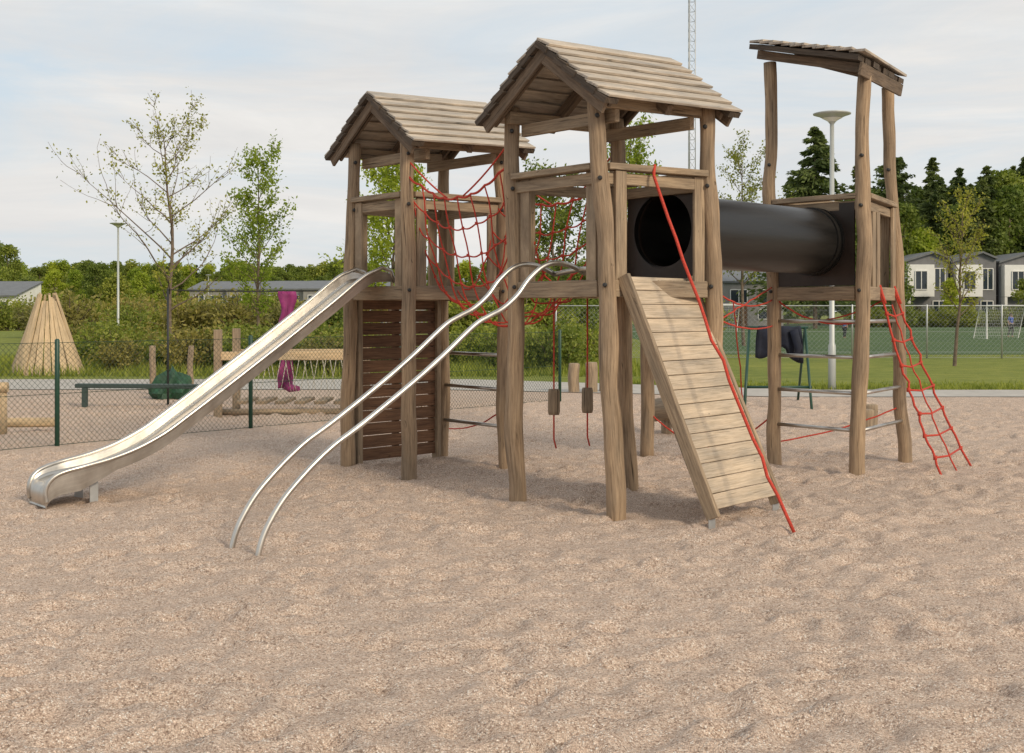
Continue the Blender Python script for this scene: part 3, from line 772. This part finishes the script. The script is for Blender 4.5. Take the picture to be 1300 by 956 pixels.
def person(x,d,h,shirt,label,rot=0):
    root=thing("person",label,"person",P(x,d,0))
    J={'pel':(0,0,.53,.085),'sp':(0,0,.64,.08),'ch':(0,-.005,.75,.095),'nk':(0,0,.84,.035),'hd':(0,-.01,.90,.055),'ht':(0,-.01,.96,.05),
       'ls':(.10,0,.81,.04),'le':(.13,.02,.66,.027),'lw':(.14,-.04,.53,.02),'lh':(.14,-.06,.48,.018),
       'rs':(-.10,0,.81,.04),'re':(-.14,.03,.67,.027),'rw':(-.13,.0,.54,.02),'rh':(-.13,-.02,.49,.018),
       'lp':(.05,0,.50,.06),'lk':(.065,-.05,.28,.038),'la':(.06,.0,.05,.025),'lt':(.06,-.08,.02,.02),
       'rp':(-.05,0,.50,.06),'rk':(-.06,.02,.28,.038),'ra':(-.06,.10,.06,.025),'rt':(-.06,.03,.02,.02)}
    E=[('pel','sp'),('sp','ch'),('ch','nk'),('nk','hd'),('hd','ht'),('ch','ls'),('ls','le'),('le','lw'),('lw','lh'),('ch','rs'),('rs','re'),('re','rw'),('rw','rh'),
       ('pel','lp'),('lp','lk'),('lk','la'),('la','lt'),('pel','rp'),('rp','rk'),('rk','ra'),('ra','rt')]
    def skin(name,keys,mat,grow=1.0):
        ks=[k for k in J if k in keys]; ix={k:i for i,k in enumerate(ks)}
        me=bpy.data.meshes.new(name); me.from_pydata([Vector(J[k][:3])*h for k in ks],[(ix[a],ix[b]) for a,b in E if a in ix and b in ix],[])
        me.materials.append(mat); o=bpy.data.objects.new(name,me); col.objects.link(o)
        o.modifiers.new("skin",'SKIN'); s_=o.modifiers.new("sub",'SUBSURF'); s_.levels=s_.render_levels=1
        for i,k in enumerate(ks): me.skin_vertices[0].data[i].radius=(J[k][3]*h*grow,)*2
        me.skin_vertices[0].data[0].use_root=True
        o.parent=root; return o
    M_skin=plain("skin",(.45,.28,.2),.6); 
    skin("body",set(J),M_skin)
    skin("shirt",{'pel','sp','ch','ls','le','rs','re'},shirt,1.18)
    skin("trousers",{'pel','lp','lk','la','rp','rk','ra'},plain("dark_trousers",(.02,.02,.03),.8),1.15)
    mb=MB(); mb.lathe(Vector((0,0,.93))*h,[(.062*h,-.02*h),(.064*h,.01*h),(.05*h,.045*h),(.0,.06*h)],12); o=build(mb,"hair",plain("brown_hair",(.05,.03,.02),.8),None); o.parent=root
    root.rotation_euler=(0,0,rot)
person(30.4,60,1.5,plain("blue_shirt",(.03,.08,.35),.8),"person in a blue shirt walking on the turf",.6)
person(19.6,58,1.2,plain("pale_blue_shirt",(.06,.16,.42),.8),"child in a light blue top on the turf",2.4)

# ------------------------------------------------------------------ trees
def leaves(name,C,size,parent,mat,elong=1.0,dirs=None,**kw):
    C=np.asarray(C,dtype=np.float64); n=len(C)
    a=np.random.normal(size=(n,3)) if dirs is None else np.asarray(dirs)+np.random.normal(size=(n,3))*.35
    a/=np.linalg.norm(a,axis=1)[:,None]
    b=np.cross(a,np.random.normal(size=(n,3))); b/=np.linalg.norm(b,axis=1)[:,None]
    s=(size*np.random.uniform(.6,1.35,n))[:,None]
    V=np.stack([C+a*s*elong,C+b*s*.55,C-a*s*elong,C-b*s*.55],1).reshape(-1,3)
    me=bpy.data.meshes.new(name); me.vertices.add(n*4); me.vertices.foreach_set("co",V.ravel().astype(np.float32))
    me.loops.add(n*4); me.loops.foreach_set("vertex_index",np.arange(n*4,dtype=np.int32))
    me.polygons.add(n); me.polygons.foreach_set("loop_start",np.arange(0,n*4,4,dtype=np.int32))
    try: me.polygons.foreach_set("loop_total",np.full(n,4,dtype=np.int32))
    except Exception: pass
    me.materials.append(mat); me.update(calc_edges=True); me.validate()
    o=bpy.data.objects.new(name,me); col.objects.link(o)
    if parent is not None: o.parent=parent
    for k,v in kw.items(): o[k]=v
    return o
def grow_tree(name,label,cat,H,spread,trunk_r,nprim,lpb,leafsize,mat,loc,group,start=.25,upang=.9,sec=5,seed=1,spray=.12,width_pow=1.0,irr=.0):
    rs=random.Random(seed); root=thing(name,label,cat,(0,0,0),group)
    mb=MB(); LP=[]
    def branch(p,d,ln,r,lv):
        n=6 if lv else 12; pts=[p];dd=d.normalized()
        for i in range(n):
            dd=(dd+Vector((rs.gauss(0,.10+irr*.1),rs.gauss(0,.10+irr*.1),rs.gauss(0,.05)+.05*lv))).normalized() if lv else (dd+Vector((rs.gauss(0,.035+irr*.03),rs.gauss(0,.035),.05))).normalized()
            pts.append(pts[-1]+dd*ln/n)
        mb.tube(pts,[max(.004,r*(1-.85*i/n)) for i in range(n+1)],8 if lv==0 else 5,False)
        return pts
    tr=branch(Vector((0,0,-.1)),Vector((0,0,1)),H*.93,trunk_r,0)
    for i in range(nprim):
        f=start+(1-start)*(i+rs.random()*.6)/nprim; f=min(.97,f)
        k=int(f*12); q=tr[k].lerp(tr[min(12,k+1)],f*12-k)
        a=i*2.4+rs.uniform(-.5,.5); ff=(f-start)/(1-start)
        ln=spread*(math.sin(min(1,ff*1.25+.22)*math.pi*.82)**width_pow)*rs.uniform(.65-irr*.3,1.15+irr*.2)+.15
        d=Vector((math.cos(a),math.sin(a),upang*rs.uniform(.6-irr*.2,1.4+irr*.3)))
        pb=branch(q,d,ln*1.15,trunk_r*.38*(1-ff*.6),1)
        dens=rs.uniform(1-irr,1+irr*.4)
        for s_ in range(sec):
            g=rs.uniform(.25,1.0); kk=min(5,int(g*6)); qq=pb[kk].lerp(pb[kk+1],g*6-kk if g<1 else 1)
            d2=Vector((math.cos(a+rs.uniform(-1.4,1.4)),math.sin(a+rs.uniform(-1.4,1.4)),rs.uniform(.1,1.2)))
            sb=branch(qq,d2,ln*rs.uniform(.25,.5),trunk_r*.12,2)
            for _ in range(max(2,int(lpb*dens))):
                u=rs.random(); kk=min(5,int(u*6)); c=sb[kk].lerp(sb[kk+1],u*6-kk)
                LP.append(c+Vector((rs.gauss(0,spray),rs.gauss(0,spray),rs.gauss(0,spray))))
    build(mb,"trunk",M_bark,root,recalc=False)
    leaves("crown",[tuple(p) for p in LP],leafsize,root,mat)
    root.location=loc
    return root
def fixup(root):
    for ch in root.children: ch.matrix_parent_inverse=Matrix.Identity(4)
G="young park trees"
t1=grow_tree("deciduous_tree","sparse young tree with thin olive spring leaves","tree",7.5,2.6,.08,26,24,.046,L_sparse,P(-9.74,28),G,.24,.8,6,31,.09,1.0,.7)
t2=grow_tree("deciduous_tree","young tree with bright yellow green leaves","tree",8.0,1.9,.075,30,34,.068,L_young,P(-10.24,40),G,.18,1.3,6,5,.13,1.0,.3)
t3=grow_tree("deciduous_tree","leafy bright green young tree behind the tower","tree",8.6,2.4,.09,34,46,.085,L_young,P(-5.3,42),G,.2,.9,6,8,.2)
t4=grow_tree("deciduous_tree","leafy green tree rising above the tower roofs","tree",10.2,2.2,.10,32,38,.085,L_young,P(5.4,45),G,.25,.9,6,11,.2)
t5=grow_tree("deciduous_tree","green tree seen past the rope net bridge","tree",8.2,2.6,.10,30,38,.09,L_mid,P(2.0,46),G,.2,.7,6,14,.2)
t6=grow_tree("deciduous_tree","sparse pale green tree near the sports field","tree",9.4,2.2,.09,24,22,.065,L_sparse,P(10.6,45),G,.3,.9,6,17,.14)
t8=grow_tree("deciduous_tree","slender young tree on the lawn by the field fence","tree",5.0,1.2,.06,22,18,.04,L_sparse,P(12.85,28.6),G,.33,1.3,6,20,.08)
for r in (t1,t2,t3,t4,t5,t6,t8): fixup(r)

def far_deciduous(seed,H,R,mat,name="deciduous_tree",label="leafy green tree at the edge of the woods",n=6500,ls=.24):
    rs=np.random.RandomState(seed); root=thing(name,label,"tree",(0,0,0),"trees in the distant woods")
    mb=MB(); mb.tube([Vector((0,0,-.3)),Vector((.1,0,H*.4)),Vector((0,.1,H*.85))],[H*.018,H*.012,.03],7,False)
    C=[]
    lob=34
    for i in range(lob):
        f=rs.uniform(.16,1.0); rr=R*math.sin(min(1,(f-.08)/.92*.95+.08)*math.pi)**.55*rs.uniform(.25,.95); a=rs.uniform(0,6.28)
        c=np.array([rr*math.cos(a),rr*math.sin(a),f*H*.93]); s=R*rs.uniform(.2,.36)
        m=n//lob; u=rs.normal(size=(m,3)); u/=np.linalg.norm(u,axis=1)[:,None]
        C.append(c+u*s*rs.uniform(.45,1.2,(m,1))*np.array([1,1,.8]))
        mb.tube([Vector((0,0,H*f*.6)),Vector(c)],[.06,.02],4,False)
    build(mb,"trunk",M_bark,root,recalc=False)
    leaves("crown",np.concatenate(C),ls,root,mat); fixup(root); return root
def conifer(seed,H,R,label="dark green spruce at the edge of the woods",n=9000,pine=False):
    rs=np.random.RandomState(seed); root=thing("conifer_tree",label,"tree",(0,0,0),"trees in the distant woods")
    mb=MB(); mb.tube([Vector((0,0,-.3)),Vector((0,0,H*.98))],[H*.012,.03],7,False)
    C=[];D=[]
    nb=150
    for i in range(nb):
        f=rs.uniform(.42 if pine else .1,1)**.85; a=rs.uniform(0,6.28)
        L=R*((1-f)**.75*1.0+.02)*rs.uniform(.6,1.12) if not pine else R*math.sin(min(1,(1-f)*1.9+.12)*math.pi*.6)*rs.uniform(.6,1)
        m=n//nb; u=rs.uniform(.1,1,m)
        dr=-.22 if not pine else .25
        x=np.stack([np.cos(a)*L*u,np.sin(a)*L*u,f*H+dr*L*u],1)+rs.normal(size=(m,3))*np.array([.2,.2,.12])*(.4+L/3)
        C.append(x); D.append(np.tile([math.cos(a),math.sin(a),-.35],(m,1)))
        if i%3==0: mb.tube([Vector((0,0,f*H)),Vector((math.cos(a)*L*.8,math.sin(a)*L*.8,f*H+dr*L*.8))],[.04,.01],4,False)
    build(mb,"trunk",M_bark,root,recalc=False)
    leaves("crown",np.concatenate(C),.2,root,L_dark,1.3,np.concatenate(D)); fixup(root); return root
protoD=[far_deciduous(1,13,4.2,L_mid),far_deciduous(2,11,3.8,L_young,label="fresh yellow green tree at the edge of the woods"),far_deciduous(3,15,4.6,L_mid),far_deciduous(33,9,4.6,L_shrub,label="broad olive green tree at the edge of the woods")]
protoC=[conifer(4,17,4.4),conifer(5,19,4.0),conifer(6,18,3.4,"tall pine at the edge of the woods",pine=True)]
big=conifer(9,18.3,7.2,"broad dark spruce standing beside the sports field",15000); big.location=P(27.7,90)
first=set()
def plant(proto,x,d,sc,szc=1):
    loc=P(x,d)
    if proto.name not in first:
        first.add(proto.name); proto.location=loc; proto.scale=(sc,sc,sc*szc); return
    copy_thing(proto,loc,random.uniform(0,6.28),sc,szc=szc)
def X(px,d): return (px-650)/1250*d   # survey bearing to easting
R_=random.Random(12)
for i in range(44):     # right-hand wood, back rank
    bx=1086+i*6.0+R_.uniform(-4,4); d=R_.uniform(124,145)
    pr=R_.choice(protoC+protoC+[protoD[0],protoD[2],protoD[2]])
    hh=R_.uniform(.95,1.2)*(1.12 if pr in protoD else 1)
    plant(pr,X(bx,d),d,hh)
for i in range(24):     # leafy front rank
    bx=1092+i*11+R_.uniform(-6,6); d=R_.uniform(112,120)
    plant(R_.choice([protoD[0],protoD[1],protoD[2],protoD[2],protoC[0]]),X(bx,d),d,R_.uniform(.9,1.15))
for bx,d,s in ((1098,110,.8),(1112,110,.9),(930,112,.55),(965,115,.7),(1000,112,.75),(1075,112,.8),(905,108,.5),(1040,112,.75),(1128,100,.62),(1207,100,.45),(1312,99,.6)):
    plant(R_.choice(protoD),X(bx,d),d,s)
for i in range(100):     # far band of woods
    bx=-25+i*10.5+R_.uniform(-5,5); d=R_.uniform(215,235)
    pr=R_.choice(protoD+protoD+protoC[:1]+protoC[2:])
    Hn={protoD[0]:13,protoD[1]:11,protoD[2]:15,protoD[3]:9,protoC[0]:17,protoC[2]:18}[pr]
    plant(pr,X(bx,d),d,R_.uniform(11.2,13.6)/Hn,1.0)
for i in range(30):     # nearer leafy band
    bx=-25+i*16+R_.uniform(-7,7); d=R_.uniform(160,180)
    plant(R_.choice(protoD),X(bx,d),d,R_.uniform(.60,.72))
for bx,d,s in ((35,112,.6),(70,118,.6),(95,125,.62),(125,120,.62),(150,118,.66),(10,130,.7),(180,130,.62),(200,145,.66),(60,140,.72),(-10,140,.8),(110,145,.75)):
    plant(R_.choice(protoD),X(bx,d),d,s)

def shrub(seed,mat,label):
    rs=np.random.RandomState(seed); root=thing("shrub",label,"shrub",(0,0,0),"shrubs in the planting bed")
    mb=MB(); C=[]
    for i in range(34):
        a=rs.uniform(0,6.28); r=rs.uniform(.1,.85); h=rs.uniform(.55,1.25)*(1-.35*r)
        e=np.array([math.cos(a)*r,math.sin(a)*r,h])
        mb.tube([Vector((math.cos(a)*.1,math.sin(a)*.1,-.05)),Vector(e*.6+np.array([0,0,.1])),Vector(e)],[.018,.012,.004],4,False)
        m=95; u=rs.uniform(.25,1.08,m)[:,None]; C.append(e*u+rs.normal(size=(m,3))*.10)
    build(mb,"stems",M_bark,root,recalc=False); C=np.concatenate(C); C[:,2]=np.abs(C[:,2])
    leaves("foliage",C,.05,root,mat); fixup(root); return root
SH=[shrub(21,L_shrub,"rounded green shrub in the planting bed"),shrub(22,L_shrub,"rounded green shrub in the planting bed"),shrub(23,L_brown,"olive green shrub in the planting bed")]
for i in range(64):
    d=R_.uniform(24.8,33); bx=R_.uniform(95,470) if i<50 else R_.uniform(470,830)
    pr=R_.choice([SH[0],SH[1],SH[0],SH[1],SH[2]]); plant(pr,X(bx,d),d,R_.uniform(.75,1.15))
for i in range(36):
    d=R_.uniform(50,95); bx=R_.uniform(50,490); plant(R_.choice(SH),X(bx,d),d,R_.uniform(1.5,2.5))
for i in range(24):
    d=R_.uniform(97,101) ; bx=1085+i*10; plant(R_.choice(SH[:2]),X(bx,d),d,R_.uniform(1.4,2.0))
for bx,d,s in ((600,60,2.2),(640,62,2.4),(700,60,2.3),(740,63,2.2),(560,60,2.),(860,70,2.2),(900,72,2.3),(5,80,2.2),(28,82,2.3)):
    plant(SH[0],X(bx,d),d,s)
n=22000; gx=np.random.uniform(-19,3.5,n); gy=np.random.uniform(K*23.9,K*31,n); gh=np.random.uniform(.1,.40,n)*(.5+.5*np.abs(np.sin(gx*.9+gy*.5)))
V=np.zeros((n,3,3)); a=np.random.uniform(0,6.28,n); w=.02
V[:,0]=np.stack([gx-w*np.cos(a),gy-w*np.sin(a),gx*0],1); V[:,1]=np.stack([gx+w*np.cos(a),gy+w*np.sin(a),gx*0],1)
V[:,2]=np.stack([gx+np.random.normal(0,.08,n),gy+np.random.normal(0,.08,n),gh],1)
me=bpy.data.meshes.new("tall_grass"); me.from_pydata(V.reshape(-1,3).tolist(),[],np.arange(n*3).reshape(-1,3).tolist()); me.materials.append(L_shrub)
o=bpy.data.objects.new("tall_grass",me); col.objects.link(o); o["kind"]="stuff"; o["label"]="tall uncut grass filling the planting bed"; o["category"]="grass"
n=16000; gx=np.random.uniform(2,24,n); t_=np.clip((gx+1.0)/7,0,1); gy=K*(23.0+(19.9-23.0)*t_)-.02+np.abs(np.random.normal(0,.9,n)); gy=np.where(gx>6,K*19.9-.01*(gx-6)+np.abs(np.random.normal(0,.9,n)),gy)
gh=np.random.uniform(.03,.12,n); V=np.zeros((n,3,3)); a=np.random.uniform(0,6.28,n); w=.012
V[:,0]=np.stack([gx-w*np.cos(a),gy-w*np.sin(a),gx*0],1); V[:,1]=np.stack([gx+w*np.cos(a),gy+w*np.sin(a),gx*0],1)
V[:,2]=np.stack([gx+np.random.normal(0,.03,n),gy+np.random.normal(0,.03,n),gh],1)
me=bpy.data.meshes.new("lawn_edge_grass"); me.from_pydata(V.reshape(-1,3).tolist(),[],np.arange(n*3).reshape(-1,3).tolist()); me.materials.append(L_shrub)
o=bpy.data.objects.new("lawn_edge_grass",me); col.objects.link(o); o["kind"]="stuff"; o["label"]="ragged grass blades along the lawn edge"; o["category"]="grass"

# ------------------------------------------------------------------ houses
def townhouse(label,w,h,dp,wall,bay=True,pitch=.9,group="terraced houses beyond the park"):
    root=thing("terraced_house",label,"house",(0,0,0),group)
    def bx(name,x0,x1,y0,y1,z0,z1,mat,par=root,top=None):
        mb=MB(); t0=z1 if top is None else top
        p=[Vector(q) for q in ((x0,y0,z0),(x1,y0,z0),(x1,y1,z0),(x0,y1,z0),(x0,y0,z1),(x1,y0,z1),(x1,y1,t0),(x0,y1,t0))]
        mb.hexa(p,(1,0,0)); o=build(mb,name,mat,None); o.parent=par; return o
    if bay:      # front-facing low asymmetric gable
        ax=w*.68
        mb=MB(); V=[Vector(q) for q in ((0,0,0),(w,0,0),(w,0,h*.95),(ax,0,h+pitch),(0,0,h*.90),(0,dp,0),(w,dp,0),(w,dp,h*.95),(ax,dp,h+pitch),(0,dp,h*.90))]
        mb.v=V; z4=lambda n:[(0,0)]*n
        mb.face((4,3,2,1,0),z4(5)); mb.face((5,6,7,8,9),z4(5))
        for i in range(5): j=(i+1)%5; mb.face((i,j,j+5,i+5),z4(4))
        o=build(mb,"wall",wall,None); o.parent=root
        mb=MB()
        for (xa,za),(xb,zb) in (((-.1,h*.90-.0),(ax,h+pitch+.03)),((ax,h+pitch+.03),(w+.05,h*.95))):
            p=[Vector(q) for q in ((xa,-.45,za),(xb,-.45,zb),(xb,dp+.2,zb),(xa,dp+.2,za))]
            mb.hexa(p+[q+Vector((0,0,.2)) for q in p],(0,1,0))
        o=build(mb,"roof",M_rooft,None); o.parent=root
    else:
        bx("wall",0,w,0,dp,0,h,wall,top=h+pitch)
        mb=MB(); p=[Vector(q) for q in ((-.15,-.3,h+.01),(w+.15,-.3,h+.01),(w+.15,dp+.2,h+pitch+.05),(-.15,dp+.2,h+pitch+.05))]
        mb.hexa(p+[q+Vector((0,0,.18)) for q in p],(1,0,0)); o=build(mb,"roof",M_rooft,None); o.parent=root
    def window(x0,x1,z0,z1,y):
        g=bx("window",x0+.06,x1-.06,y-.02,y+.02,z0+.06,z1-.06,M_glass)
        mb=MB()
        for a_,b_ in (((x0,z0),(x1,z0)),((x0,z1),(x1,z1)),((x0,z0),(x0,z1)),((x1,z0),(x1,z1)),(((x0+x1)/2,z0),((x0+x1)/2,z1))):
            mb.box(Vector((a_[0],y-.03,a_[1])),Vector((b_[0],y-.03,b_[1])),.08,.08)
        f=build(mb,"frame",M_white,None); f.parent=g
    if bay:
        bx("bay",w*.04,w*.62,-1.1,-.004,h*.42,h*.87,M_white)
        window(w*.20,w*.46,h*.52,h*.78,-1.13); window(w*.70,w*.93,h*.52,h*.82,-.03); window(w*.66,w*.93,.9,h*.36,-.03)
        bx("porch_wall",w*.04,w*.10,-1.1,-.004,0,h*.415,M_white)
    else:
        window(w*.12,w*.40,h*.55,h*.85,-.03); window(w*.58,w*.88,h*.55,h*.85,-.03); window(w*.58,w*.88,.8,h*.40,-.03)
    bx("door",w*.22,w*.40,-.05,-.004,.05,2.1,M_slat if not bay else M_barge)
    return root
h1=townhouse("grey terraced house with white projecting window bay",4.75,7.4,8,M_dkwall,True,.25)
for i,(px_,dd,ss) in enumerate(((1146,103,1.0),(1207,103.4,1.0),(1268,103.8,1.0))):
    loc=(X(px_,dd),K*dd,0)
    if i==0: h1.location=loc
    else: copy_thing(h1,loc,0,ss)
h2=townhouse("low grey terraced house with dark pitched roof",4.8,4.2,7,M_ltwall,False,1.1)
for i in range(6):
    loc=(X(240,124)+i*5.0,K*124-i*1.2,0)
    if i==0: h2.location=loc
    else: copy_thing(h2,loc)
h3=townhouse("white detached house with dark sloping roof",6.0,3.1,7,M_white,False,1.6); h3.location=(X(-52,104),K*104,0)
h4=townhouse("pale grey house behind the play tunnel",6.0,4.4,7,M_ltwall,False,1.4); h4.location=(X(918,98),K*98,0)

# ------------------------------------------------------------------ sky, light, camera
el=math.radians(30); S=Vector((.62,-.75,0)).normalized()*math.cos(el)+up*math.sin(el)
w=bpy.data.worlds.new("World"); scene.world=w; w.use_nodes=True; nt=w.node_tree
bg=nt.nodes["Background"]; sky=N(nt,'ShaderNodeTexSky'); sky.sky_type='NISHITA'; sky.sun_disc=False
sky.sun_elevation=el; sky.sun_rotation=math.atan2(S.x,S.y); sky.air_density=1.0; sky.dust_density=2.0
tc=N(nt,'ShaderNodeTexCoord').outputs['Generated']
n1=noise_n(nt,tc,2.0,9,.62,(1,1,5.5),.7); n2=noise_n(nt,tc,3.0,9,.62,(1,1,7.5),.5)
cl=ramp(nt,n2,[(.3,(6.5,6.45,6.4)),(.5,(7.2,7.05,6.85)),(.70,(8.0,7.8,7.5))])
fac=ramp(nt,n1,[(.38,.15),(.50,.62),(.60,.98)])
base=mul(nt,sky.outputs[0],(5.8,6.7,7.4),'MIX',.85)
mx=N(nt,'ShaderNodeMix',data_type='RGBA'); nt.links.new(fac,mx.inputs[0]); nt.links.new(base,mx.inputs[6]); nt.links.new(cl,mx.inputs[7])
nt.links.new(mx.outputs[2],bg.inputs[0]); bg.inputs[1].default_value=.113
sl=bpy.data.lights.new("sun",'SUN'); sl.energy=2.4; sl.angle=math.radians(13); sl.color=(1,.85,.64)
so=bpy.data.objects.new("sun",sl); so.rotation_euler=S.to_track_quat('Z','Y').to_euler(); so.location=(0,0,30); col.objects.link(so)
cam=bpy.data.cameras.new("camera"); co=bpy.data.objects.new("camera",cam); col.objects.link(co)
co.location=(0,0,1.6); co.rotation_euler=(math.radians(90),0,0)
cam.sensor_width=36; cam.lens=36*1250*K/1300; cam.shift_y=-83/1300; cam.clip_end=6000; cam.clip_start=.05
scene.camera=co
scene.view_settings.view_transform='Standard'; scene.view_settings.look='None'; scene.view_settings.exposure=0
